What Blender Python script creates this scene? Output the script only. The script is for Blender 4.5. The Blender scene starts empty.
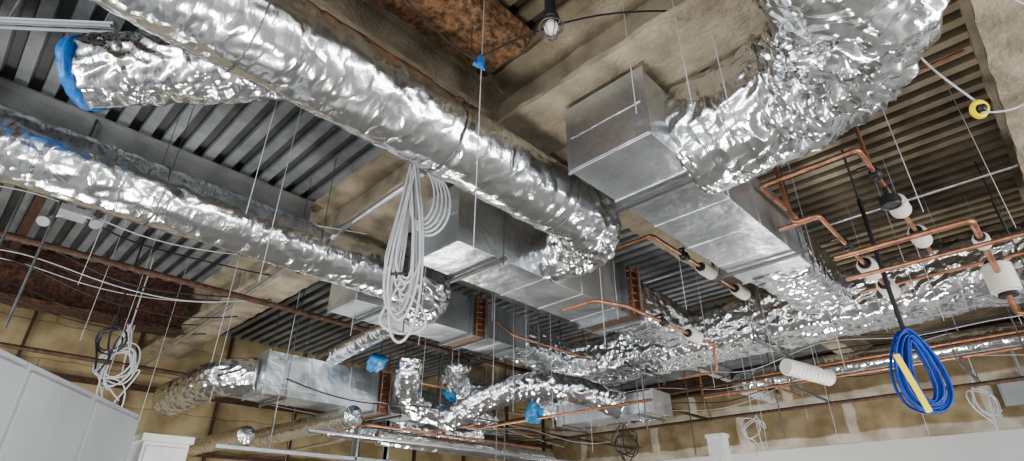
import bpy, bmesh, math, random
from mathutils import Vector, Matrix, noise
random.seed(7)
CAM=1.6   # camera / datum height above floor
DECK=CAM+3.5
# ------------------------------------------------------------ materials
def nt(name):
    m=bpy.data.materials.new(name); m.use_nodes=True
    n=m.node_tree.nodes; l=m.node_tree.links
    return m,n,l,n['Principled BSDF']
def simple(name,col,rough=.5,metal=0.,var=.12,scale=8.,bump=.1,bscale=60.):
    m,n,l,b=nt(name)
    tc=n.new('ShaderNodeTexCoord'); nz=n.new('ShaderNodeTexNoise'); nz.inputs['Scale'].default_value=scale; nz.inputs['Detail'].default_value=6
    l.new(tc.outputs['Object'],nz.inputs['Vector'])
    r=n.new('ShaderNodeValToRGB'); e=r.color_ramp.elements
    e[0].position=.3; e[1].position=.7
    e[0].color=[max(0,x*(1-var)) for x in col]+[1]; e[1].color=[min(1,x*(1+var)) for x in col]+[1]
    l.new(nz.outputs['Fac'],r.inputs['Fac']); l.new(r.outputs['Color'],b.inputs['Base Color'])
    b.inputs['Roughness'].default_value=rough; b.inputs['Metallic'].default_value=metal
    if bump>0:
        n2=n.new('ShaderNodeTexNoise'); n2.inputs['Scale'].default_value=bscale; n2.inputs['Detail'].default_value=4
        l.new(tc.outputs['Object'],n2.inputs['Vector'])
        bp=n.new('ShaderNodeBump'); bp.inputs['Strength'].default_value=bump; bp.inputs['Distance'].default_value=.02
        l.new(n2.outputs['Fac'],bp.inputs['Height']); l.new(bp.outputs['Normal'],b.inputs['Normal'])
    return m
def foil_mat(name,h1=.03,h2=.008,hc=.02,cscale=4.,rough=.24,stretch=.45,col=(.79,.81,.83)):
    """foil facing: one summed height field (long soft folds + fine crinkle + crease lines)"""
    m,n,l,b=nt(name)
    uv=n.new('ShaderNodeUVMap'); uv.uv_map='UVMap'
    def mapped(rot,sc):
        mp=n.new('ShaderNodeMapping'); l.new(uv.outputs['UV'],mp.inputs['Vector']); mp.inputs['Rotation'].default_value=(0,0,rot); mp.inputs['Scale'].default_value=sc; return mp.outputs[0]
    def mth(op,a,bv):
        q=n.new('ShaderNodeMath'); q.operation=op
        if hasattr(a,'links'): l.new(a,q.inputs[0])
        else: q.inputs[0].default_value=a
        if hasattr(bv,'links'): l.new(bv,q.inputs[1])
        else: q.inputs[1].default_value=bv
        return q.outputs[0]
    def ridge(scale,detail,dist,vec):
        w=n.new('ShaderNodeTexNoise'); w.inputs['Scale'].default_value=scale; w.inputs['Detail'].default_value=detail; w.inputs['Roughness'].default_value=.45; w.inputs['Distortion'].default_value=dist
        l.new(vec,w.inputs['Vector'])
        return mth('ABSOLUTE',mth('SUBTRACT',w.outputs['Fac'],.5),0.)
    H1=mth('MULTIPLY',ridge(6.,2,.5,mapped(.35,(1,stretch,1))),-h1*3)
    H2=mth('MULTIPLY',ridge(20.,3,.3,mapped(-.5,(1,.6,1))),-h2*3)
    tot=mth('ADD',H1,H2)
    nz=n.new('ShaderNodeTexNoise'); nz.inputs['Scale'].default_value=3.; nz.inputs['Detail'].default_value=2; l.new(uv.outputs['UV'],nz.inputs['Vector'])
    for k,(rot,sg) in enumerate(((.45,1.),(-.7,-.8))):
        ma=n.new('ShaderNodeVectorMath'); ma.operation='MULTIPLY_ADD'; l.new(nz.outputs['Color'],ma.inputs[0]); ma.inputs[1].default_value=(.3,.3,0); l.new(mapped(rot,(1,.4,1)),ma.inputs[2])
        vo=n.new('ShaderNodeTexVoronoi'); vo.feature='DISTANCE_TO_EDGE'; vo.inputs['Scale'].default_value=cscale*(1+.8*k); l.new(ma.outputs[0],vo.inputs['Vector'])
        tot=mth('ADD',tot,mth('MULTIPLY',mth('MINIMUM',vo.outputs['Distance'],.22),hc*sg))
    bp=n.new('ShaderNodeBump'); bp.inputs['Strength'].default_value=1.; bp.inputs['Distance'].default_value=1.
    l.new(tot,bp.inputs['Height']); l.new(bp.outputs['Normal'],b.inputs['Normal'])
    b.inputs['Base Color'].default_value=(*col,1); b.inputs['Metallic'].default_value=1.; b.inputs['Roughness'].default_value=rough
    return m
def galv_mat(name,col=(.66,.70,.73),rough=.30):
    m,n,l,b=nt(name)
    tc=n.new('ShaderNodeTexCoord')
    vo=n.new('ShaderNodeTexVoronoi'); vo.inputs['Scale'].default_value=45.; l.new(tc.outputs['Object'],vo.inputs['Vector'])
    nz=n.new('ShaderNodeTexNoise'); nz.inputs['Scale'].default_value=1.6; nz.inputs['Detail'].default_value=4; l.new(tc.outputs['Object'],nz.inputs['Vector'])
    a=n.new('ShaderNodeMix'); a.data_type='RGBA'; a.inputs['Factor'].default_value=.10
    r=n.new('ShaderNodeValToRGB'); e=r.color_ramp.elements; e[0].position=.3;e[1].position=.7
    e[0].color=[x*.75 for x in col]+[1]; e[1].color=[min(1,x*1.2) for x in col]+[1]
    l.new(nz.outputs['Fac'],r.inputs['Fac']); l.new(r.outputs['Color'],a.inputs['A']); l.new(vo.outputs['Color'],a.inputs['B'])
    l.new(a.outputs['Result'],b.inputs['Base Color'])
    mr=n.new('ShaderNodeMapRange'); mr.inputs['To Min'].default_value=rough-.1; mr.inputs['To Max'].default_value=rough+.15
    l.new(nz.outputs['Fac'],mr.inputs['Value']); l.new(mr.outputs['Result'],b.inputs['Roughness'])
    b.inputs['Metallic'].default_value=.9
    bp=n.new('ShaderNodeBump'); bp.inputs['Strength'].default_value=.6; bp.inputs['Distance'].default_value=.1
    l.new(nz.outputs['Fac'],bp.inputs['Height']); l.new(bp.outputs['Normal'],b.inputs['Normal'])
    return m
def deck_mat():
    m,n,l,b=nt('steel_deck')
    tc=n.new('ShaderNodeTexCoord'); sp=n.new('ShaderNodeSeparateXYZ'); l.new(tc.outputs['Object'],sp.inputs[0])
    mr=n.new('ShaderNodeMapRange'); mr.inputs['From Min'].default_value=3.6; mr.inputs['From Max'].default_value=2.2; l.new(sp.outputs['Y'],mr.inputs['Value'])
    nz=n.new('ShaderNodeTexNoise'); nz.inputs['Scale'].default_value=1.1; nz.inputs['Detail'].default_value=9; nz.inputs['Roughness'].default_value=.65; l.new(tc.outputs['Object'],nz.inputs['Vector'])
    g=n.new('ShaderNodeValToRGB'); e=g.color_ramp.elements; e[0].position=.35;e[1].position=.7; e[0].color=(.17,.185,.195,1); e[1].color=(.42,.445,.455,1)
    t=n.new('ShaderNodeValToRGB'); e=t.color_ramp.elements; e[0].position=.35;e[1].position=.68; e[0].color=(.13,.105,.073,1); e[1].color=(.43,.365,.27,1)
    l.new(nz.outputs['Fac'],g.inputs['Fac']); l.new(nz.outputs['Fac'],t.inputs['Fac'])
    mx=n.new('ShaderNodeMix'); mx.data_type='RGBA'; l.new(mr.outputs['Result'],mx.inputs['Factor']); l.new(g.outputs['Color'],mx.inputs['A']); l.new(t.outputs['Color'],mx.inputs['B'])
    # recess shade painted into the colour: deck darkens up into each flute
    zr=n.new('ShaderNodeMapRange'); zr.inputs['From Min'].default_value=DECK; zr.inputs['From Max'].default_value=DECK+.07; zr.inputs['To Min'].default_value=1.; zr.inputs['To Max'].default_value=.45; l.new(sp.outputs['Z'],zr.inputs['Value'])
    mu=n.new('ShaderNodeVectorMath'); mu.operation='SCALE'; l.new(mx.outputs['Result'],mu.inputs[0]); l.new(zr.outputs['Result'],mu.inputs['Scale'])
    l.new(mu.outputs[0],b.inputs['Base Color']); b.inputs['Roughness'].default_value=.5; b.inputs['Metallic'].default_value=.3
    n2=n.new('ShaderNodeTexNoise'); n2.inputs['Scale'].default_value=70.; l.new(tc.outputs['Object'],n2.inputs['Vector'])
    bp=n.new('ShaderNodeBump'); bp.inputs['Strength'].default_value=.3; bp.inputs['Distance'].default_value=.01; l.new(n2.outputs['Fac'],bp.inputs['Height']); l.new(bp.outputs['Normal'],b.inputs['Normal'])
    return m
def wall_mat(name,lowcol,board,joint,zsplit,axis='Y',bw=1.22,bh=.61,mort=.06):
    m,n,l,b=nt(name)
    tc=n.new('ShaderNodeTexCoord'); sp=n.new('ShaderNodeSeparateXYZ'); l.new(tc.outputs['Object'],sp.inputs[0])
    cb=n.new('ShaderNodeCombineXYZ'); l.new(sp.outputs[axis],cb.inputs['X']); l.new(sp.outputs['Z'],cb.inputs['Y'])
    nz=n.new('ShaderNodeTexNoise'); nz.inputs['Scale'].default_value=2.; nz.inputs['Detail'].default_value=7; l.new(cb.outputs[0],nz.inputs['Vector'])
    ma=n.new('ShaderNodeVectorMath'); ma.operation='MULTIPLY_ADD'; l.new(nz.outputs['Color'],ma.inputs[0]); ma.inputs[1].default_value=(.16,.16,0); l.new(cb.outputs[0],ma.inputs[2])
    br=n.new('ShaderNodeTexBrick'); br.inputs['Scale'].default_value=1.; br.inputs['Brick Width'].default_value=bw; br.inputs['Row Height'].default_value=bh; br.inputs['Mortar Size'].default_value=mort; br.inputs['Mortar Smooth'].default_value=.4
    br.inputs['Color1'].default_value=(*board,1); br.inputs['Color2'].default_value=(*[x*.7 for x in board],1); br.inputs['Mortar'].default_value=(*joint,1)
    l.new(ma.outputs[0],br.inputs['Vector'])
    r=n.new('ShaderNodeValToRGB'); e=r.color_ramp.elements; e[0].position=.38;e[0].color=(.55,.50,.42,1); e[1].position=.62; e[1].color=(1,1,1,1)
    l.new(nz.outputs['Fac'],r.inputs['Fac'])
    mu=n.new('ShaderNodeMix'); mu.data_type='RGBA'; mu.blend_type='MULTIPLY'; mu.inputs['Factor'].default_value=.85; l.new(br.outputs['Color'],mu.inputs['A']); l.new(r.outputs['Color'],mu.inputs['B'])
    gt=n.new('ShaderNodeMath'); gt.operation='GREATER_THAN'; l.new(sp.outputs['Z'],gt.inputs[0]); gt.inputs[1].default_value=zsplit
    mx=n.new('ShaderNodeMix'); mx.data_type='RGBA'; l.new(gt.outputs[0],mx.inputs['Factor']); mx.inputs['A'].default_value=(*lowcol,1); l.new(mu.outputs['Result'],mx.inputs['B'])
    l.new(mx.outputs['Result'],b.inputs['Base Color']); b.inputs['Roughness'].default_value=.8
    return m
FOIL=foil_mat('foil_insulation',.007,.0009,.020,3.6,.21); FOILB=foil_mat('foil_insulation_loose',.010,.0012,.034,3.6,.2,.4)
GALV=galv_mat('galvanized_sheet'); GALVD=galv_mat('galvanized_dark',(.38,.40,.42),.4)
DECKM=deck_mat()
TAN=simple('fireproofing_tan',(.36,.31,.235),.95,0,.4,3.,.8,28.)
GREYC=simple('fireproofing_grey',(.42,.43,.43),.9,0,.2,4.,.5,30.)
BROWN=simple('sprayed_brown',(.20,.115,.065),.95,0,.75,22.,1.,40.)
DBROWN=simple('sprayed_dark_brown',(.09,.045,.03),.95,0,.6,18.,1.,40.)
BLUE=simple('blue_plastic',(.03,.17,.50),.35,0,.3,10.,.4,20.)
DBLUE=simple('blue_cable_jacket',(.012,.06,.36),.4,0,.3,10.,.2,20.)
CYAN=simple('blue_film',(.05,.24,.50),.35,0,.4,12.,.5,20.)
COPPER=simple('copper',(.42,.215,.14),.45,.75,.35,12.,.1,40.)
WHITE=simple('white_insulation',(.74,.72,.66),.6,0,.08,6.,.15,30.)
CABLE=simple('grey_cable',(.48,.49,.51),.45,0,.15)
BLACK=simple('black_rubber',(.025,.025,.03),.45,0,.3)
RUST=simple('rusty_steel',(.10,.06,.043),.7,.4,.4,20.,.3)
ROD=simple('threaded_rod_steel',(.17,.17,.175),.5,.8,.2)
BRIGHT=simple('bright_conduit',(.66,.68,.70),.3,.9,.1)
YEL=simple('yellow_plastic',(.85,.68,.02),.4)
PANEL=simple('grey_painted_steel',(.38,.40,.42),.5,.2,.12,1.5,.05)
WPAINT=simple('white_painted_board',(.62,.63,.63),.6)
FLOORM=simple('concrete_floor',(.42,.415,.40),.7,0,.2,1.,.2)
STUD=simple('metal_stud',(.45,.49,.53),.4,.8)
GLASS=simple('lamp_glass',(.8,.8,.75),.15,0,.05)
FIN=simple('coil_fins',(.22,.14,.10),.45,.7,.4,60.,.3)
# ------------------------------------------------------------ helpers
def link(o): bpy.context.scene.collection.objects.link(o); return o
def mesh_obj(name,verts,faces,mat,smooth=False,uvs=None,parent=None):
    me=bpy.data.meshes.new(name); me.from_pydata([tuple(v) for v in verts],[],faces)
    if uvs is not None:
        ul=me.uv_layers.new(name='UVMap')
        i=0
        for f in uvs:
            for q in f: ul.data[i].uv=q; i+=1
    for p in me.polygons: p.use_smooth=smooth
    me.materials.append(mat); me.update()
    o=link(bpy.data.objects.new(name,me)); o.parent=parent
    return o
def empty(name,loc=(0,0,0)):
    e=bpy.data.objects.new(name,None); e.empty_display_size=.1; link(e); return e
def H(x,y,h): return Vector((x,y,CAM+h))
def fillet(pts,r,n=12):
    pts=[Vector(p) for p in pts]; out=[pts[0]]
    for i in range(1,len(pts)-1):
        a,b,c=pts[i-1],pts[i],pts[i+1]
        d1=(a-b); d2=(c-b); k=min(r,d1.length*.49,d2.length*.49)
        if len(pts)==3: k=min(r,d1.length*.97,d2.length*.97)
        p0=b+d1.normalized()*k; p2=b+d2.normalized()*k
        for j in range(n+1):
            t=j/n; w=.7071
            den=(1-t)**2+2*w*t*(1-t)+t*t
            out.append((p0*(1-t)**2+b*2*w*t*(1-t)+p2*t*t)/den)
    out.append(pts[-1]); return out
def resample(pts,step):
    L=[0]
    for i in range(1,len(pts)): L.append(L[-1]+(pts[i]-pts[i-1]).length)
    n=max(2,int(L[-1]/step)); out=[];j=0
    for i in range(n+1):
        s=L[-1]*i/n
        while j<len(L)-2 and L[j+1]<s: j+=1
        t=(s-L[j])/max(1e-9,L[j+1]-L[j]); out.append(pts[j].lerp(pts[j+1],min(1,t)))
    return out,L[-1]
def foil_duct(name,pts,rad,mat=None,fil=.4,seg=72,step=.022,amp=.007,amp_bend=.022,seed=0,hw=None,n_exp=2.,parent=None,caps=True,band=1.1):
    """wrapped duct: sweeps a (super)ellipse along the path with crinkles."""
    mat=mat or FOIL
    P,L=resample(fillet(pts,fil),step); N=len(P)
    T=[(P[min(i+1,N-1)]-P[max(i-1,0)]).normalized() for i in range(N)]
    verts=[]
    for i in range(N):
        k=(T[min(i+6,N-1)]-T[max(i-6,0)]).length/(12*step)
        kb=min(1.,k*.7)
        side=T[i].cross(Vector((0,0,1)))
        if side.length<.05: side=Vector((1,0,0))
        side.normalize(); up=side.cross(T[i]).normalized()
        s=L*i/(N-1); t=i/(N-1)
        r=rad(t) if callable(rad) else rad
        w,h=(r,r) if hw is None else (hw(t) if callable(hw) else hw)
        bandd=0
        if band:
            q=(s+seed*.37)%band; q=min(q,band-q); bandd=-.012*math.exp(-(q/.025)**2)
        for j in range(seg):
            a=2*math.pi*j/seg; ca,sa=math.cos(a),math.sin(a)
            f=1 if n_exp==2. else (abs(ca)**n_exp+abs(sa)**n_exp)**(-1/n_exp)
            q=Vector((s*3.2+seed*13.1,ca*r*9.,sa*r*9.))
            q2=Vector((s*8.+seed*7.7+sa*r*5,ca*r*2.6,sa*r*2.6))
            q3=Vector((s*4.5-ca*r*8+seed*3.7,ca*r*5,sa*r*5))
            lump=noise.noise(q*.6)
            r1=1-abs(noise.noise(q*1.5)); r2=1-abs(noise.noise(q2+Vector((lump*2,0,0)))); r3=1-abs(noise.noise(q3*1.8))
            A=amp+(amp_bend-amp)*kb
            d=A*((r1-.8)*1.0+lump*.9+(r2-.8)*(1.5+1.8*kb)+(r3-.8)*1.)+bandd
            verts.append(P[i]+side*(ca*(w*f+d))+up*(sa*(h*f+d)))
    faces=[];uvs=[]
    circ=2*math.pi*((rad(0.5) if callable(rad) else rad) if hw is None else .5)
    for i in range(N-1):
        for j in range(seg):
            j2=(j+1)%seg
            faces.append((i*seg+j,(i+1)*seg+j,(i+1)*seg+j2,i*seg+j2))
            s0=L*i/(N-1)+seed*3.3; s1=L*(i+1)/(N-1)+seed*3.3; v0=circ*j/seg; v1=circ*(j+1)/seg
            uvs.append(((s0,v0),(s1,v0),(s1,v1),(s0,v1)))
    if caps:
        for base,rev in ((0,False),((N-1)*seg,True)):
            f=[base+j for j in range(seg)]
            if rev: f.reverse()
            faces.append(tuple(f)); uvs.append(tuple((.3*math.cos(2*math.pi*j/seg),.3*math.sin(2*math.pi*j/seg)) for j in range(seg)))
    return mesh_obj(name,verts,faces,mat,True,uvs,parent)
def add_box(bm,lo,hi):
    c=(Vector(lo)+Vector(hi))/2; s=Vector(hi)-Vector(lo)
    bmesh.ops.create_cube(bm,size=1,matrix=Matrix.Translation(c)@Matrix.Diagonal((s.x,s.y,s.z,1)))
def add_cyl(bm,a,b,r,seg=12,r2=None):
    a=Vector(a);b=Vector(b);d=b-a
    q=d.to_track_quat('Z','Y').to_matrix().to_4x4()
    bmesh.ops.create_cone(bm,cap_ends=True,segments=seg,radius1=r,radius2=r if r2 is None else r2,depth=d.length,matrix=Matrix.Translation((a+b)/2)@q)
def add_torus(bm,c,axis,R,r,sx=1.,sy=1.,seg=24,rs=6):
    q=Vector(axis).to_track_quat('Z','Y').to_matrix()
    vs=[]
    for i in range(seg):
        a=2*math.pi*i/seg
        for j in range(rs):
            b=2*math.pi*j/rs
            v=Vector(((R*sx+r*math.cos(b))*math.cos(a),(R*sy+r*math.cos(b))*math.sin(a),r*math.sin(b)))
            vs.append(bm.verts.new(Vector(c)+q@v))
    for i in range(seg):
        for j in range(rs):
            i2=(i+1)%seg;j2=(j+1)%rs
            bm.faces.new((vs[i*rs+j],vs[i2*rs+j],vs[i2*rs+j2],vs[i*rs+j2]))
def bm_obj(name,bm,mat,smooth=False,bevel=0,parent=None):
    bmesh.ops.recalc_face_normals(bm,faces=bm.faces)
    me=bpy.data.meshes.new(name); bm.to_mesh(me); bm.free(); me.materials.append(mat)
    if smooth:
        for p in me.polygons: p.use_smooth=True
    o=link(bpy.data.objects.new(name,me)); o.parent=parent
    if bevel:
        m=o.modifiers.new('bevel','BEVEL'); m.width=bevel; m.segments=2; m.limit_method='ANGLE'
    return o
def wire(name,pts,r,mat,parent=None,smooth=True,cyc=False):
    cu=bpy.data.curves.new(name,'CURVE'); cu.dimensions='3D'; cu.bevel_depth=r; cu.bevel_resolution=2; cu.resolution_u=8
    lists=pts if isinstance(pts[0][0],(list,tuple,Vector)) else [pts]
    for pl in lists:
        sp=cu.splines.new('NURBS' if smooth else 'POLY'); sp.points.add(len(pl)-1)
        for i,p in enumerate(pl): sp.points[i].co=(*p,1)
        if smooth: sp.order_u=4 if len(pl)>3 else len(pl); sp.use_endpoint_u=True
        sp.use_cyclic_u=cyc
    cu.materials.append(mat); cu.use_fill_caps=True
    o=link(bpy.data.objects.new(name,cu)); o.parent=parent; return o
def pipe(name,pts,r,mat,parent=None,fil=.05):
    return wire(name,fillet(pts,fil,6),r,mat,parent,False)
def rect_duct(name,lo,hi,axis='x',joint=.62,mat=None,fl=.009,coil=None):
    """sheet-metal duct: shell, thin standing seams, end flanges, optional reheat coil section"""
    e=empty(name)
    bm=bmesh.new(); lo=Vector(lo);hi=Vector(hi); add_box(bm,lo,hi)
    k=0 if axis=='x' else 1
    ps=[(lo[k]+.012,fl*1.8),(hi[k]-.012,fl*1.8)]
    n=max(1,round((hi[k]-lo[k])/joint))
    for i in range(1,n): ps.append((lo[k]+(hi[k]-lo[k])*i/n,fl))
    for q,g in ps:
        a=lo-Vector((g,g,g)); b=hi+Vector((g,g,g)); a[k]=q-.011; b[k]=q+.011; add_box(bm,a,b)
    if axis=='x':
        add_box(bm,(lo.x-.006,lo.y+.03,(lo.z+hi.z)/2-.006),(lo.x+.01,hi.y-.03,(lo.z+hi.z)/2+.006))
    bm_obj('sheet_metal_shell',bm,mat or GALV,False,.003,e)
    if coil:
        x0=coil; x1=coil+.26
        bm=bmesh.new()
        for q in (x0,x1): add_box(bm,(q-.015,lo.y-.07,lo.z-.05),(q+.015,hi.y+.03,hi.z+.03))
        bm_obj('coil_casing',bm,GALVD,False,.002,e)
        bm=bmesh.new(); add_box(bm,(x0+.02,lo.y-.035,lo.z-.02),(x1-.02,hi.y+.01,hi.z+.01))
        bm_obj('coil_fins',bm,FIN,False,0,e)
        L=[]
        nrow=6
        for i in range(nrow):
            z=lo.z+.05+(hi.z-lo.z-.1)*i/(nrow-1)
            L.append([(x0+.07,lo.y-.03,z),(x0+.07,lo.y-.085,z),(x1-.07,lo.y-.085,z+.02),(x1-.07,lo.y-.03,z+.02)])
        L.append([(x0+.05,lo.y-.1,lo.z-.03),(x0+.05,lo.y-.1,hi.z)]); L.append([(x1-.05,lo.y-.1,lo.z),(x1-.05,lo.y-.1,hi.z+.06)])
        wire('copper_return_bends',L,.011,COPPER,e,False)
    return e
# ------------------------------------------------------------ shell
bm=bmesh.new(); add_box(bm,(-7,-7,-.1),(14.2,14.2,0)); bm_obj('floor',bm,FLOORM)
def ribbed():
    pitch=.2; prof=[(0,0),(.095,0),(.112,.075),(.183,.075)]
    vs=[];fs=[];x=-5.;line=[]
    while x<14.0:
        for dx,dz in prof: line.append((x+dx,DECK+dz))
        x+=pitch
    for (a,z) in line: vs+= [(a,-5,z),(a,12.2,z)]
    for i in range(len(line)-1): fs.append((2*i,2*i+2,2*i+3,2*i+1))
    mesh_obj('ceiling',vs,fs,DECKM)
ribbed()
bm=bmesh.new(); add_box(bm,(14,-7,0),(14.15,12.15,DECK+.08)); bm_obj('wall_east',bm,wall_mat('east_drywall',(.68,.69,.70),(.42,.34,.215),(.64,.60,.52),CAM+1.62,'Y',2.4,.85,.13))
bm=bmesh.new(); add_box(bm,(-7,12,0),(14,12.15,DECK+.08)); bm_obj('wall_north',bm,wall_mat('north_sheathing',(.50,.43,.31),(.50,.41,.245),(.28,.21,.13),CAM+.5,'X',2.4,.6,.012))
def beam(name,axis,c,a0,a1,w,zb,h,mat,rough=.018,tf=.05,tw=.05):
    hw=w/2
    prof=[(-hw,0),(-hw*.5,0),(0,0),(hw*.5,0),(hw,0),(hw,tf),(hw*.5,tf+.01),(tw,tf+.05),(tw,h*.5),(tw,h-tf-.03),(hw,h-tf),(hw,h),(-hw,h),(-hw,h-tf),(-tw,h-tf-.03),(-tw,h*.5),(-tw,tf+.05),(-hw*.5,tf+.01),(-hw,tf)]
    n=int((a1-a0)/.08); vs=[];fs=[];m=len(prof)
    for i in range(n+1):
        a=a0+(a1-a0)*i/n
        for p,q in prof:
            dx=rough*noise.noise(Vector((a*6,p*9,q*9+c))); dy=rough*noise.noise(Vector((a*6+9,p*9,q*9+c)))
            u=c+p+dx; z=zb+q+(dy if q<h*.9 else 0)
            vs.append((a,u,z) if axis=='x' else (u,a,z))
    for i in range(n):
        for j in range(m):
            j2=(j+1)%m; fs.append((i*m+j,(i+1)*m+j,(i+1)*m+j2,i*m+j2))
    fs.append(tuple(range(m))); fs.append(tuple((n*m+j) for j in reversed(range(m))))
    o=mesh_obj(name,vs,fs,mat)
    b=bmesh.new(); b.from_mesh(o.data); bmesh.ops.recalc_face_normals(b,faces=b.faces); b.to_mesh(o.data); b.free()
    return o
beam('fireproofed_beam','y',2.78,-4.5,12,.6,CAM+2.88,.62,TAN)
beam('fireproofed_beam','x',2.80,-4.5,2.5,.30,CAM+3.0,.5,TAN)
beam('fireproofed_beam','x',2.80,3.06,14,.30,CAM+3.0,.5,TAN)
beam('fireproofed_beam','x',-.62,-4.5,14,.5,CAM+2.95,.55,TAN)
beam('steel_joist_beam','x',5.85,-4.5,2.5,.16,CAM+3.22,.28,GREYC,.003,.02,.01)
beam('steel_joist_beam','x',5.85,3.06,14,.16,CAM+3.22,.28,GREYC,.003,.02,.01)
beam('brown_sprayed_beam','x',9.9,-4.5,2.5,.4,CAM+2.75,.75,DBROWN,.02)
beam('fireproofed_beam','y',9.2,-4.5,12,.5,CAM+2.95,.55,TAN)
beam('steel_joist_beam','y',.15,6.,12,.1,CAM+3.25,.25,RUST,.003,.02,.01)
beam('steel_joist_beam','y',-.75,1.,12,.12,CAM+3.25,.25,RUST,.003,.02,.01)
beam('steel_joist_beam','y',13.75,-4.5,11.8,.2,CAM+3.05,.4,RUST,.003,.03,.02)
def patch(name,x0,x1,y0,y1,z,mat,th=.05):
    nx=int((x1-x0)/.05);ny=int((y1-y0)/.05);vs=[];fs=[]
    for i in range(nx+1):
        for j in range(ny+1):
            x=x0+(x1-x0)*i/nx;y=y0+(y1-y0)*j/ny
            e=1 if 0<i<nx and 0<j<ny else 0
            vs.append((x,y,z-e*(th+.03*noise.noise(Vector((x*7,y*7,3))))+(1-e)*.04))
    for i in range(nx):
        for j in range(ny):
            a=i*(ny+1)+j; fs.append((a,a+1,a+ny+2,a+ny+1))
    return mesh_obj(name,vs,fs,mat)
patch('sprayed_insulation_patch',.4,2.38,2.05,2.64,DECK-.12,BROWN,.09)
# ------------------------------------------------------------ main ducts
foil_duct('round_foil_duct',[H(-3.2,2.55,2.45),H(3.92,2.55,2.45),H(3.92,3.32,2.45)],.285,fil=.5,seed=1,amp=.011,amp_bend=.034)
rect_duct('rectangular_duct',H(2.7,3.3,2.18),H(5.6,3.92,2.75),coil=5.2)
foil_duct('round_foil_duct',[H(-3.2,5.03,2.52),H(3.95,5.03,2.52),H(3.95,5.62,2.52)],.265,fil=.45,seed=2,amp=.011,amp_bend=.034)
rect_duct('rectangular_duct',H(3.1,5.6,2.38),H(6.1,6.2,2.9),coil=4.9)
foil_duct('round_foil_duct',[H(-3.2,.12,2.6),H(3.33,.12,2.6),H(3.33,1.4,2.53)],lambda t:.31+.11*t,mat=FOILB,fil=.62,seed=3,amp=.02,amp_bend=.05,seg=100)
rect_duct('rectangular_duct',H(2.66,1.37,2.25),H(5.5,2.02,2.8))
def hwf(a,b): return lambda t:(a[0]+(b[0]-a[0])*t,a[1]+(b[1]-a[1])*t)
foil_duct('foil_wrapped_branch_duct',[H(5.45,1.7,2.52),H(7.2,1.7,2.52)],.3,hw=hwf((.33,.28),(.28,.24)),n_exp=5,mat=FOILB,amp=.022,seed=4)
foil_duct('foil_wrapped_branch_duct',[H(5.58,3.61,2.47),H(7.2,3.61,2.48)],.3,hw=hwf((.32,.28),(.27,.22)),n_exp=5,mat=FOILB,amp=.022,seed=5)
foil_duct('foil_wrapped_branch_duct',[H(6.05,5.9,2.62),H(7.3,5.9,2.5)],.3,hw=hwf((.31,.27),(.28,.22)),n_exp=5,mat=FOILB,amp=.022,seed=6)
foil_duct('foil_wrapped_trunk_duct',[H(7.62,-3.5,2.5),H(7.62,6.5,2.46)],.4,hw=lambda t:(.52,.30),n_exp=5.5,mat=FOILB,amp=.034,seed=7,seg=96,band=1.3)
e=empty('flex_duct_stub')
foil_duct('flex_body',[H(.06,4.08,2.78),H(.45,3.7,2.85),H(1.1,3.1,2.95)],.25,mat=FOILB,amp=.028,seed=8,parent=e,fil=.3)
bm=bmesh.new(); d=Vector((.43,-.4,.07)).normalized(); add_torus(bm,H(.03,4.11,2.775),d,.235,.022,seg=40,rs=8); bm_obj('blue_end_ring',bm,BLUE,True,parent=e)
foil_duct('blue_end_bag',[H(.0,4.14,2.77),H(.05,4.09,2.78)],.25,mat=BLUE,amp=.012,seed=9,parent=e,band=0)
rect_duct('rectangular_duct',H(3.1,7.7,1.62),H(5.7,8.3,2.2),coil=4.85)
foil_duct('foil_wrapped_branch_duct',[H(5.65,8.0,1.9),H(7.6,8.0,1.85)],.24,mat=FOILB,amp=.02,seed=10)
foil_duct('foil_wrapped_branch_duct',[H(3.15,8.0,1.9),H(2.75,8.3,1.88),H(2.6,9.8,1.75)],.25,mat=FOILB,amp=.02,seed=11,fil=.3)
foil_duct('round_foil_duct',[H(4.3,7.3,1.42),H(4.3,10.6,1.42)],.15,seed=12,seg=32)
foil_duct('round_foil_duct',[H(4.05,6.2,2.45),H(4.05,7.9,2.3)],.15,seed=13,seg=32)
foil_duct('flex_foil_duct',[H(5.7,6.9,1.5),H(5.85,6.5,1.7),H(6.2,5.7,1.95),H(6.6,5.2,1.85),H(7.1,4.7,1.6)],.19,mat=FOILB,amp=.025,seed=14,fil=.4,seg=44)
foil_duct('flex_foil_duct',[H(4.9,6.9,2.3),H(4.95,7.0,1.95),H(5.3,7.4,1.7),H(5.9,7.1,1.55)],.19,mat=FOILB,amp=.025,seed=15,fil=.3,seg=44)
foil_duct('flex_foil_duct',[H(5.6,6.6,2.3),H(5.8,7.0,2.05),H(6.5,6.8,1.9),H(7.2,6.4,2.2)],.2,mat=FOILB,amp=.025,seed=16,fil=.3,seg=44)
foil_duct('flex_foil_duct',[H(7.5,6.4,2.3),H(7.7,6.9,1.95),H(8.2,6.0,1.75),H(8.6,5.0,1.8)],.19,mat=FOILB,amp=.025,seed=17,fil=.3,seg=44)
foil_duct('round_foil_duct',[H(4.9,9.2,1.55),H(9.5,9.2,1.55)],.17,seed=18,seg=36)
foil_duct('round_foil_duct',[H(3.5,8.9,1.25),H(3.5,11.5,1.25)],.13,seed=19,seg=32)
foil_duct('round_foil_duct',[H(10.7,-3.5,2.5),H(10.7,4.5,2.5),H(12.5,4.5,2.5)],.17,seed=31,seg=36)
foil_duct('round_foil_duct',[H(4.9,7.55,1.22),H(8.8,7.55,1.22)],.12,seed=32,seg=32)
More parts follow.
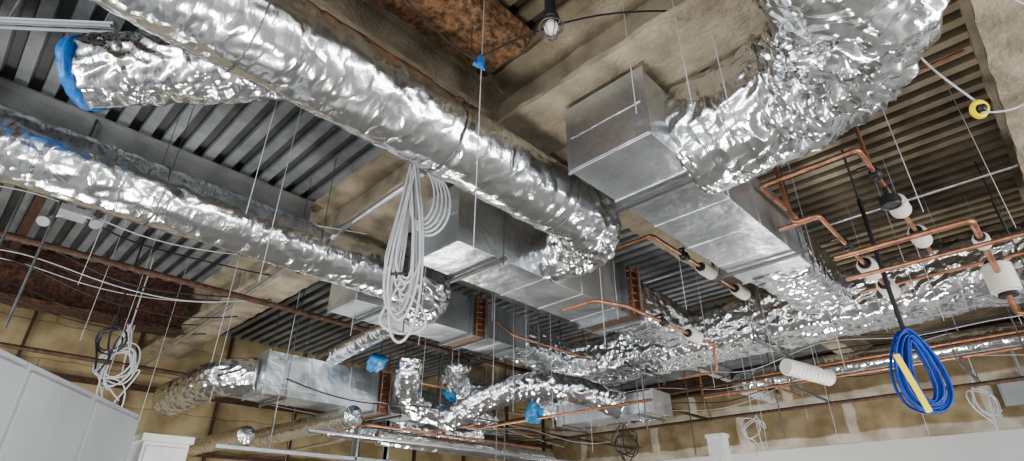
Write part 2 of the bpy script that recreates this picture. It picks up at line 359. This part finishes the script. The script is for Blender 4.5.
foil_duct('flex_foil_duct',[H(5.9,8.6,2.05),H(6.2,8.9,1.7),H(6.9,8.6,1.5),H(7.6,8.2,1.55)],.19,mat=FOILB,amp=.025,seed=33,fil=.3,seg=40)
rect_duct('rectangular_duct',H(7.3,4.3,1.5),H(7.8,6.1,1.8),axis='y')
for (x,y,h,r,sd,dx,dy,dz) in [(5.78,7.0,2.0,.16,21,.14,.06,-.1),(4.45,7.1,2.25,.12,22,.03,.16,-.16),(6.5,6.0,1.6,.14,23,.2,-.1,-.04)]:
    foil_duct('blue_plastic_duct_cover',[H(x,y,h),H(x+dx*.5,y+dy*.5,h+dz*.5),H(x+dx,y+dy,h+dz)],lambda t,r=r:r*(1-.35*t*t),mat=CYAN,amp=.05,seed=sd,band=0,seg=36,step=.015)
# ------------------------------------------------------------ conduits, rails
pipe('conduit_pipe',[H(2.42,3.45,2.8),H(2.45,11.9,2.5)],.028,BRIGHT)
pipe('rusty_sprinkler_pipe',[H(-3,6.66,2.45),H(14,6.66,2.45)],.036,RUST)
pipe('rusty_sprinkler_pipe',[H(-3,8.9,1.95),H(13.9,8.9,1.95)],.03,RUST)
pipe('conduit_pipe',[H(5.,8.7,1.3),H(5.,11.9,1.3)],.022,BRIGHT)
pipe('conduit_pipe',[H(3.6,7.2,1.15),H(13.9,7.2,1.15)],.022,BRIGHT)
pipe('conduit_pipe',[H(8.6,-3,2.0),H(8.6,11.9,2.0)],.022,RUST)
pipe('conduit_pipe',[H(6.8,-3,3.2),H(6.8,11.9,3.2)],.022,BRIGHT)
pipe('conduit_pipe',[H(10.2,-3,1.8),H(10.2,11.9,1.8)],.03,RUST)
pipe('copper_line',[H(6.3,7.0,1.5),H(6.3,9.6,1.5),H(6.3,9.6,3.2)],.02,COPPER)
pipe('copper_line',[H(6.6,3.9,1.5),H(6.6,7.2,1.5),H(5.6,7.2,1.5)],.02,COPPER)
pipe('copper_line',[H(5.1,7.4,2.1),H(5.1,6.9,1.95),H(6.9,6.9,1.95),H(6.9,8.6,1.95)],.018,COPPER)
pipe('copper_line',[H(5.2,5.4,2.6),H(5.2,5.05,2.3),H(6.9,5.05,2.3)],.018,COPPER)
pipe('copper_line',[H(4.6,8.6,1.35),H(4.6,7.4,1.35),H(8.2,7.4,1.35)],.018,COPPER)
pipe('copper_line',[H(9.3,-3,2.2),H(9.3,3.6,2.2),H(11.5,3.6,2.2)],.022,COPPER)
pipe('copper_line',[H(9.5,-3,2.05),H(9.5,4.6,2.05),H(9.5,4.6,2.9)],.022,COPPER)
def trapeze(axis,c,a0,a1,zb,top=3.5,name='trapeze_hanger'):
    bm=bmesh.new()
    if axis=='x': lo=H(c-.02,a0,zb-.04);hi=H(c+.02,a1,zb-.012)
    else: lo=H(a0,c-.02,zb-.04);hi=H(a1,c+.02,zb-.012)
    add_box(bm,lo,hi)
    for a in (a0+.03,a1-.03):
        x,y=(c,a) if axis=='x' else (a,c)
        add_cyl(bm,H(x,y,zb-.08),H(x,y,top),.007,8)
        add_cyl(bm,H(x,y,zb-.055),H(x,y,zb-.04),.016,6)
    return bm_obj(name,bm,ROD)
for c in (3.3,5.1): trapeze('x',c,1.27,2.12,2.24)
for c in (3.2,): trapeze('x',c,3.2,4.02,2.17)
for c in (3.5,5.7): trapeze('x',c,5.5,6.3,2.37)
for c in (3.4,5.3): trapeze('x',c,7.6,8.4,1.61)
for c in (-1.5,-.1,2.6,4.6): trapeze('y',c,7.0,8.24,2.14)
for c in (-1.0,.9,3.0): trapeze('y',c,9.2,10.95,1.98)
for c in (4.5,5.9): trapeze('y',c,7.2,7.9,1.49)
def duct_strap(x,y,h,r,axis='x'):
    bm=bmesh.new()
    add_torus(bm,H(x,y,h),(1,0,0),r+.004,.005,seg=40,rs=4)
    for sgn in (-1,1): add_cyl(bm,H(x,y+sgn*r,h),H(x,y+sgn*r,3.5),.0035,6)
    return bm_obj('duct_hanger_strap',bm,ROD)
for x in (-.9,.55,1.9,3.1): duct_strap(x,2.55,2.45,.285)
for x in (-.6,.8,2.2,3.3): duct_strap(x,5.03,2.52,.265)
for x in (1.4,2.5): duct_strap(x,.12,2.6,.33)
drops=[(1.74,1.98,1.3),(1.1,3.6,1.9),(1.5,4.2,1.7),(3.2,4.4,1.6),(2.4,1.3,2.2),(2.8,.9,2.2),(2.5,1.0,2.1),(4.2,2.9,1.5),(4.9,2.4,1.9),(6.1,2.8,1.4),(6.3,.6,1.7),(5.9,5.0,1.2),(4.5,4.7,1.3),(3.0,6.9,1.2),(5.4,6.4,1.1),(6.8,7.0,.9),(8.3,3.2,1.0),(8.8,1.4,1.0),(9.4,2.6,.9),(.6,5.9,1.9),(1.3,7.4,1.3),(2.0,8.6,1.1),(9.0,6.1,1.1),(7.0,5.2,1.0),(3.7,8.5,1.0),(4.4,9.4,.9),(10.4,0.1,1.2),(1.9,6.1,1.5),(2.3,7.1,1.3),(.9,7.0,1.7),(2.9,5.2,1.8)]
rn=random.Random(21)
for k in range(22): drops.append((rn.uniform(4.,10.5),rn.uniform(-.4,7.),rn.uniform(1.2,2.1)))
bm=bmesh.new()
for x,y,b in drops: add_cyl(bm,H(x,y,b),H(x+.02,y,3.52),.0032,6)
bm_obj('ceiling_hanger_wires',bm,CABLE)
bm=bmesh.new()
for x,y,b in [(.0,6.3,1.0),(.25,5.8,1.4),(5.82,.86,1.5),(4.0,4.2,2.0),(6.6,2.3,2.2),(5.2,4.6,2.),(8.9,.2,1.6),(6.9,4.2,1.2),(7.4,7.4,1.0),(5.5,6.9,1.2),(6.0,7.6,1.1),(4.0,9.2,1.1),(9.6,3.4,1.3),(10.1,5.2,1.2)]: add_cyl(bm,H(x,y,b),H(x,y,3.52),.011,8)
bm_obj('threaded_hanger_rods',bm,ROD)
# ------------------------------------------------------------ copper and valves
def valve(parent,c,axis,name='valve'):
    bm=bmesh.new(); d=Vector(axis).normalized()
    add_cyl(bm,Vector(c)-d*.07,Vector(c)+d*.07,.035,12); add_cyl(bm,c,Vector(c)+Vector((0,0,.09)),.014,8)
    bmesh.ops.create_uvsphere(bm,u_segments=12,v_segments=8,radius=.05,matrix=Matrix.Translation(c))
    add_box(bm,Vector(c)+Vector((-.015,-.015,.085)),Vector(c)+Vector((.015,.12,.1)))
    bm_obj(name,bm,BLACK,False,.002,parent)
def sleeve(parent,a,b,r=.085):
    bm=bmesh.new(); a=Vector(a);b=Vector(b); d=(b-a).normalized()
    add_cyl(bm,a,b,r,24); add_cyl(bm,a-d*.02,a,r*.8,24); add_cyl(bm,b,b+d*.02,r*.8,24)
    bm_obj('insulation_sleeve',bm,WHITE,False,.008,parent)
    bm=bmesh.new(); add_cyl(bm,a-d*.05,a-d*.02,r*.65,20); add_cyl(bm,b+d*.02,b+d*.05,r*.65,20); bm_obj('sleeve_end_collars',bm,BLACK,False,0,parent)
e=empty('copper_pipe_assembly')
pipe('copper_run',[H(5.2,1.3,2.62),H(4.42,1.33,2.62),H(4.42,.55,2.62),H(6.9,.55,2.6)],.02,COPPER,e)
valve(e,H(4.9,.55,2.62),(1,0,0)); sleeve(e,H(5.5,.55,2.61),H(5.72,.55,2.61)); sleeve(e,H(6.3,.55,2.6),H(6.55,.55,2.6))
bm=bmesh.new(); add_cyl(bm,H(5.15,.55,2.5),H(5.15,.55,2.42),.075,24); add_cyl(bm,H(5.15,.55,2.62),H(5.15,.55,2.5),.02,10); add_torus(bm,H(5.15,.55,2.42),(0,0,1),.07,.012); bm_obj('pressure_gauge',bm,BLACK,False,0,e)
pipe('copper_riser',[H(4.75,.55,2.62),H(4.75,.55,3.3),H(4.75,-.3,3.3)],.016,COPPER,e)
e=empty('copper_pipe_assembly')
pipe('copper_run',[H(4.65,2.0,2.9),H(4.65,1.22,2.9),H(4.65,1.2,2.3),H(4.65,1.0,2.3),H(6.95,1.0,2.25)],.02,COPPER,e)
pipe('copper_branch',[H(4.68,1.33,2.3),H(4.68,1.0,2.3)],.02,COPPER,e)
valve(e,H(5.4,1.0,2.29),(1,0,0)); sleeve(e,H(5.95,1.0,2.28),H(6.2,1.0,2.27)); sleeve(e,H(6.6,1.0,2.26),H(6.85,1.0,2.25))
e=empty('copper_pipe_assembly')
pipe('copper_run',[H(5.27,1.1,2.15),H(5.27,.1,2.15),H(6.75,.1,2.15),H(6.75,.1,1.75),H(6.75,-.8,1.75)],.026,COPPER,e)
pipe('copper_run_lower',[H(5.45,1.1,2.0),H(5.45,-1.2,2.0)],.02,COPPER,e)
pipe('copper_run_rear',[H(6.9,1.3,2.35),H(6.9,-1.6,2.35)],.018,COPPER,e)
sleeve(e,H(6.75,.1,1.98),H(6.75,.1,2.24),.12); sleeve(e,H(5.7,.1,2.15),H(5.85,.1,2.15),.06)
e=empty('copper_pipe_assembly')
pipe('copper_run',[H(4.55,2.96,2.62),H(4.55,2.48,2.62),H(6.9,2.48,2.58)],.02,COPPER,e)
pipe('copper_riser',[H(5.9,2.48,2.6),H(5.9,2.48,3.1),H(6.9,2.48,3.1)],.016,COPPER,e)
valve(e,H(5.2,2.48,2.61),(1,0,0)); sleeve(e,H(5.6,2.48,2.6),H(5.83,2.48,2.6),.075); sleeve(e,H(6.45,2.48,2.59),H(6.7,2.48,2.59),.075)
e=empty('copper_pipe_assembly')
pipe('copper_run',[H(4.5,3.6,2.1),H(4.5,3.2,2.1),H(4.9,3.05,2.1),H(6.9,3.05,2.1)],.022,COPPER,e)
pipe('copper_drop',[H(6.8,3.05,2.1),H(6.8,3.05,1.75),H(6.8,3.6,1.75)],.018,COPPER,e)
sleeve(e,H(6.2,3.05,2.1),H(6.42,3.05,2.1),.075); valve(e,H(5.6,3.05,2.1),(1,0,0))
# ------------------------------------------------------------ hanging cable bundle
e=empty('hanging_cable_bundle')
L=[]
rnd=random.Random(3)
for k in range(13):
    bx=2.26+rnd.uniform(-.04,.04); by=3.40+rnd.uniform(-.05,.05); bot=1.15+rnd.uniform(0,.65); wd=rnd.uniform(.03,.13)
    dx=math.sin(.75)*wd; dy=-math.cos(.75)*wd
    j=lambda:rnd.uniform(-.025,.025)
    L.append([H(bx,by,2.78),H(bx-dx*.5+j(),by-dy*.5,2.4),H(bx-dx+j(),by-dy,1.9),H(bx-dx*1.1+j(),by-dy*1.1,bot+.15),H(bx,by,bot-.03),H(bx+dx*1.1+j(),by+dy*1.1,bot+.15),H(bx+dx*1.2+j(),by+dy*1.2,1.95),H(bx+dx*.6+j(),by+dy*.6,2.45),H(bx,by,2.78)])
for k in range(5):
    q=.18+.03*k; dx=.73*q; dy=-.68*q
    L.append([H(2.26,3.4,2.8),H(2.26+dx*.6,3.4+dy*.6,2.78-.02*k),H(2.26+dx*1.15,3.4+dy*1.15,2.6),H(2.26+dx*1.2,3.4+dy*1.2,2.32-.03*k),H(2.26+dx*.4,3.4+dy*.4,2.15-.04*k),H(2.26-.02,3.4,2.35),H(2.26,3.4,2.75)])
L.append([H(2.26,3.4,1.7),H(2.2,3.46,1.5),H(2.15,3.52,1.4),H(2.2,3.46,1.3),H(2.4,3.3,1.25),H(2.45,3.2,1.4),H(2.3,3.36,1.6)])
wire('cable_loops',L,.0105,CABLE,e)
wire('tie_wrap',[H(2.2,3.45,1.75),H(2.26,3.33,1.75),H(2.33,3.4,1.75),H(2.26,3.47,1.75),H(2.2,3.45,1.75)],.012,BLACK,e)
wire('support_line',[[H(2.26,3.4,2.78),H(2.26,3.4,3.5)],[H(2.32,3.4,1.3),H(2.32,3.4,3.5)]],.006,ROD,e,False)
e=empty('blue_cable_coil')
c0=H(5.82,.84,1.2); L=[]
for k in range(12):
    a=.08+.013*k; b=.26+.009*k; off=rnd.uniform(-.04,.04); sh=rnd.uniform(-.03,.03); pl=[]
    for i in range(21):
        t=2*math.pi*i/20
        h=sh+math.cos(t)*a*(1-.35*math.sin(t)); pl.append(c0+Vector((.72*h+off*.7,-.70*h+off*.7,math.sin(t)*b+rnd.uniform(-.015,.015))))
    L.append(pl)
wire('coil_loops',L,.012,DBLUE,e)
wire('black_hose',[H(5.82,.86,2.9),H(5.8,.86,2.2),H(5.83,.87,1.75),H(5.8,.85,1.45)],.02,BLACK,e)
bm=bmesh.new(); add_box(bm,(-.028,-.003,-.34),(.028,.003,.14)); bmesh.ops.rotate(bm,verts=bm.verts,matrix=Matrix.Rotation(-.8,3,'Z')@Matrix.Rotation(-.25,3,'Y')); bmesh.ops.translate(bm,verts=bm.verts,vec=H(5.56,.90,1.16)); bm_obj('yellow_tag',bm,YEL,False,0,e)
e=empty('yellow_ring_on_wire')
bm=bmesh.new(); add_torus(bm,H(3.44,-.16,2.0),(.7,.7,.5),.038,.016); bm_obj('ring',bm,YEL,True,0,e)
bm=bmesh.new(); add_cyl(bm,H(3.42,-.18,1.99),H(3.46,-.14,2.01),.02,16); bm_obj('ring_hub',bm,BLACK,True,0,e)
wire('drop_wire',[[H(3.0,-.05,3.5),H(3.1,-.1,3.0),H(3.3,.1,2.6),H(3.4,-.1,2.2),H(3.44,-.16,2.06)],[H(3.44,-.16,1.98),H(3.6,-.35,1.95),H(3.9,-.5,2.2),H(4.3,-.6,2.9)],[H(3.0,-.05,3.4),H(3.2,-.35,2.6),H(3.5,-.6,2.35),H(4.0,-.7,2.8)]],.006,CABLE,e)
e=empty('caged_pendant_lamp')
x,y=1.85,1.48
bm=bmesh.new(); add_cyl(bm,H(x,y,2.72),H(x,y,2.86),.035,20); add_cyl(bm,H(x,y,2.69),H(x,y,2.72),.05,20); add_cyl(bm,H(x,y,2.86),H(x,y,2.93),.02,12); bm_obj('socket',bm,BLACK,False,.004,e)
bm=bmesh.new(); bmesh.ops.create_uvsphere(bm,u_segments=20,v_segments=14,radius=.042,matrix=Matrix.Translation(H(x,y,2.63))@Matrix.Diagonal((1,1,1.25,1))); bm_obj('bulb',bm,GLASS,True,0,e)
L=[]
for k in range(6):
    a=k*math.pi/3; L.append([H(x+.045*math.cos(a),y+.045*math.sin(a),2.7),H(x+.075*math.cos(a),y+.075*math.sin(a),2.64),H(x+.06*math.cos(a),y+.06*math.sin(a),2.56),H(x,y,2.53)])
wire('cage',L,.003,ROD,e); wire('cord',[H(x,y,2.92),H(x+.01,y,3.2),H(x,y,3.5)],.008,BLACK,e)
bm=bmesh.new(); add_torus(bm,H(x,y,2.63),(0,0,1),.072,.004); bm_obj('cage_ring',bm,ROD,True,0,e)
e=empty('blue_cable_connector')
bm=bmesh.new(); add_box(bm,H(1.715,1.955,2.59),H(1.755,1.995,2.65)); add_cyl(bm,H(1.77,1.96,2.57),H(1.71,2.01,2.61),.016,10); bm_obj('connector_body',bm,BLUE,False,.004,e)
wire('connector_tails',[[H(1.74,1.98,2.6),H(1.8,1.9,2.5),H(1.78,1.88,2.4),H(1.82,1.85,2.33)],[H(1.72,1.98,2.62),H(1.6,2.1,2.7),H(1.3,2.2,2.95),H(1.0,2.3,3.3)],[H(1.72,1.98,2.64),H(1.9,1.7,2.8),H(2.1,1.4,2.95),H(2.6,1.0,3.0)]],.006,BLACK,e)
e=empty('suspended_strut_channel')
bm=bmesh.new(); a=H(-.55,4.5,3.1); b=H(.05,3.95,3.1); d=(b-a).normalized(); n=Vector((-d.y,d.x,0))*.03
for q in (-1,1): add_cyl(bm,a+n*q,b+n*q,.014,6)
add_cyl(bm,a+Vector((0,0,.035)),b+Vector((0,0,.035)),.035,4)
for q in (.1,.9): p0=a.lerp(b,q); add_cyl(bm,p0,Vector((p0.x,p0.y,DECK+.02)),.006,8)
bm_obj('channel',bm,PANEL,False,.002,e)
e=empty('twin_head_emergency_light')
bm=bmesh.new(); add_box(bm,H(.28,6.1,2.62),H(.5,6.3,2.68)); add_cyl(bm,H(.39,6.2,2.68),H(.39,6.2,3.5),.012,10); 
for q in (-1,1):
    cc=H(.39+q*.16,6.2-q*.14,2.6); add_cyl(bm,cc,cc+Vector((.02*q,-.05,-.07)),.03,14,.055)
    add_cyl(bm,H(.39,6.2,2.65),cc,.012,8)
bm_obj('fixture_body',bm,PANEL,False,.003,e)
def tangle(name,x,y,h,s,n,mat,r=.009,seed=1):
    rn=random.Random(seed); L=[]
    for k in range(n):
        pl=[H(x+rn.uniform(-.05,.05),y+rn.uniform(-.05,.05),h+s*1.3)]
        a=rn.uniform(0,6.28)
        for i in range(rn.randint(5,9)):
            a+=rn.uniform(.6,1.4); q=s*rn.uniform(.35,1.)
            pl.append(H(x+.72*q*math.cos(a)+rn.uniform(-.05,.05),y-.7*q*math.cos(a),h+q*math.sin(a)))
        pl.append(H(x+rn.uniform(-.2,.2),y,h-s*rn.uniform(.8,1.6))); L.append(pl)
    L.append([H(x,y,h+s),H(x,y,3.5)])
    return wire(name,L,r,mat)
tangle('tangled_cables',1.64,8.9,1.95,.42,7,CABLE,.01,1)
tangle('tangled_cables',1.3,8.0,2.0,.25,3,BLACK,.012,2)
tangle('tangled_cables',11.3,.95,1.75,.35,4,CABLE,.01,3)
tangle('tangled_cables',12.0,.2,1.45,.4,4,BLACK,.012,4)
tangle('tangled_cables',10.5,4.2,1.6,.3,3,CABLE,.01,5)
tangle('tangled_cables',8.5,5.6,1.3,.3,3,BLACK,.01,6)
rn=random.Random(11); L=[];L2=[]
for k in range(11):
    y=5.4+k*.4; h0=rn.uniform(2.6,3.0); pl=[]
    for i in range(9):
        x=-2.5+5.2*i/8; pl.append(H(x,y+rn.uniform(-.06,.06)+.08*i*(k%3-1),h0-.25*math.sin(math.pi*((i*1.0)%4)/4)+rn.uniform(-.05,.05)))
    (L if k%3==0 else L2).append(pl)
for k in range(6):
    x=8.3+k*.6; pl=[]
    for i in range(11):
        y=-2+11*i/10; pl.append(H(x+rn.uniform(-.1,.1),y,rn.uniform(2.0,2.6)))
    (L if k%2 else L2).append(pl)
for k in range(6):
    y=6.8+k*.7; pl=[]
    for i in range(9):
        x=3+8*i/8; pl.append(H(x,y+rn.uniform(-.12,.12),1.5+rn.uniform(-.12,.18)+.1*k))
    (L if k%2 else L2).append(pl)
L.append([H(1.3,1.6,3.3),H(1.9,1.2,2.95),H(2.4,1.0,3.0),H(2.5,.6,3.1)]); L.append([H(1.0,2.3,3.2),H(1.6,1.9,2.85),H(2.2,1.2,2.9),H(2.5,.3,3.0)])
wire('strung_grey_cables',L,.0065,CABLE); wire('strung_black_cables',L2,.009,BLACK)
bm=bmesh.new(); add_cyl(bm,H(8.1,2.65,1.98),H(8.8,2.35,1.9),.1,28); d=(H(8.8,2.35,1.9)-H(8.1,2.65,1.98)); 
for i in range(12): add_torus(bm,H(8.1,2.65,1.98)+d*(i/11),d,.102,.014,seg=28)
bm_obj('white_ribbed_vent_pipe',bm,WHITE,False)
e=empty('electrical_junction_box')
bm=bmesh.new(); add_box(bm,(13.8,.2,CAM+2.0),(14,.9,CAM+2.45)); add_box(bm,(13.78,.23,CAM+2.03),(13.8,.87,CAM+2.42)); add_cyl(bm,(13.9,.5,CAM+2.45),(13.9,.5,DECK),.03,10); bm_obj('box_body',bm,PANEL,False,.005,e)
# ------------------------------------------------------------ floor standing items
e=empty('grey_metal_cabinet_row')
an=math.radians(56); dirv=Vector((math.cos(an),math.sin(an),0)); nrm=Vector((math.sin(an),-math.cos(an),0)); st=Vector((1.07,4.62,0))-dirv*2.1
bm=bmesh.new()
for i in range(3):
    w_=.7; M=Matrix.Translation(st+dirv*(i*w_+w_/2)-nrm*.25)@Matrix.Rotation(an,4,'Z')
    for (cx,cy,cz,sx,sy,sz) in ((0,0,1.15,w_-.012,.5,2.30),(0,-.258,1.16,w_-.05,.02,2.2)):
        bmesh.ops.create_cube(bm,size=1,matrix=M@Matrix.Translation((cx,cy,cz))@Matrix.Diagonal((sx,sy,sz,1)))
    bmesh.ops.create_cube(bm,size=1,matrix=M@Matrix.Translation((.29,-.28,1.1))@Matrix.Diagonal((.02,.03,.12,1)))
bm_obj('cabinets',bm,PANEL,False,.004,e)
e=empty('white_cabinet')
bm=bmesh.new(); add_box(bm,(1.16,4.7,0),(1.46,5.3,2.15)); add_box(bm,(1.14,4.68,2.15),(1.48,5.32,2.2)); add_box(bm,(1.18,4.685,.05),(1.44,4.7,2.12)); bm_obj('carcass',bm,WPAINT,False,.004,e)
e=empty('white_column_cladding')
bm=bmesh.new(); add_box(bm,(9.9,4.55,0),(10.1,4.85,CAM+1.5)); add_box(bm,(9.88,4.53,CAM+1.44),(10.12,4.87,CAM+1.5)); add_box(bm,(9.88,4.53,0),(10.12,4.87,.12)); bm_obj('cladding',bm,WPAINT,False,.004,e)
bm=bmesh.new()
for x in (5.2,5.8): 
    add_box(bm,(x-.02,8.6,0),(x+.02,8.7,CAM+1.75)); add_box(bm,(x-.02,8.6,0),(x-.016,8.75,CAM+1.75))
add_box(bm,(3.,8.6,CAM+1.0),(8.6,8.66,CAM+1.05)); add_box(bm,(3.,8.6,CAM+1.7),(8.6,8.7,CAM+1.74))
bm_obj('metal_stud_frame',bm,STUD,False,.002)
bm=bmesh.new()
x=-4.
while x<13.8:
    add_box(bm,(x,11.9,0),(x+.04,12,DECK)); x+=1.6
add_box(bm,(-4,11.86,CAM+2.2),(13.9,11.9,CAM+2.3)); add_box(bm,(-4,11.86,CAM+1.2),(13.9,11.9,CAM+1.26))
bm_obj('wall_stud_framing',bm,RUST,False,.002)
# ------------------------------------------------------------ camera
f=560.0;p=math.atan(300/560.0);th=math.radians(44.3)
c,s=math.cos(th),math.sin(th)
F=Vector((math.cos(p)*c,math.cos(p)*s,math.sin(p))); R=Vector((s,-c,0)); U=R.cross(F)
cam=bpy.data.cameras.new('camera'); cam.sensor_width=36; cam.lens=f/1024*36; cam.clip_start=.02
co=link(bpy.data.objects.new('camera',cam)); co.matrix_world=Matrix.Translation((0,0,CAM))@Matrix((R,U,-F)).transposed().to_4x4()
bpy.context.scene.camera=co
# ------------------------------------------------------------ light
w=bpy.data.worlds.new('world'); bpy.context.scene.world=w; w.use_nodes=True
w.node_tree.nodes['Background'].inputs['Color'].default_value=(.92,.96,1,1); w.node_tree.nodes['Background'].inputs['Strength'].default_value=.66
def area(name,loc,target,sx,sy,power,col=(1,1,1)):
    l=bpy.data.lights.new(name,'AREA'); l.shape='RECTANGLE'; l.size=sx; l.size_y=sy; l.energy=power; l.color=col
    o=link(bpy.data.objects.new(name,l)); o.location=loc; o.rotation_euler=(Vector(target)-Vector(loc)).to_track_quat('-Z','Y').to_euler(); return o
area('fill_light_west',(-6,3,2),(4,4,3.5),7,2.2,470,(1,1,1))  # unseen side fill added for bright foil reflections; no window built here
area('fill_light_south',(5,-6,2),(5,4,3.5),7,2.2,470,(1,1,1))  # second added side fill, also without a window
area('fill_uplight',(1,1.5,.4),(3,3.5,5),.8,.8,90,(1,.97,.92))  # added uplights from here on brighten duct undersides; no lamps stand there
area('fill_uplight.001',(6,8,.4),(6.5,8,5),.8,.8,115,(1,.97,.92))
area('fill_uplight.002',(9,2,.4),(8.5,2,5),.8,.8,120,(1,.97,.92))
area('fill_uplight.003',(11,6,.4),(13,6,3),.8,.8,80,(1,.97,.92))
area('fill_uplight.004',(.5,7,.4),(.8,8,5),.8,.8,95,(1,.97,.92))
bpy.context.scene.view_settings.view_transform='AgX'
bpy.context.scene.view_settings.look='AgX - Medium High Contrast'
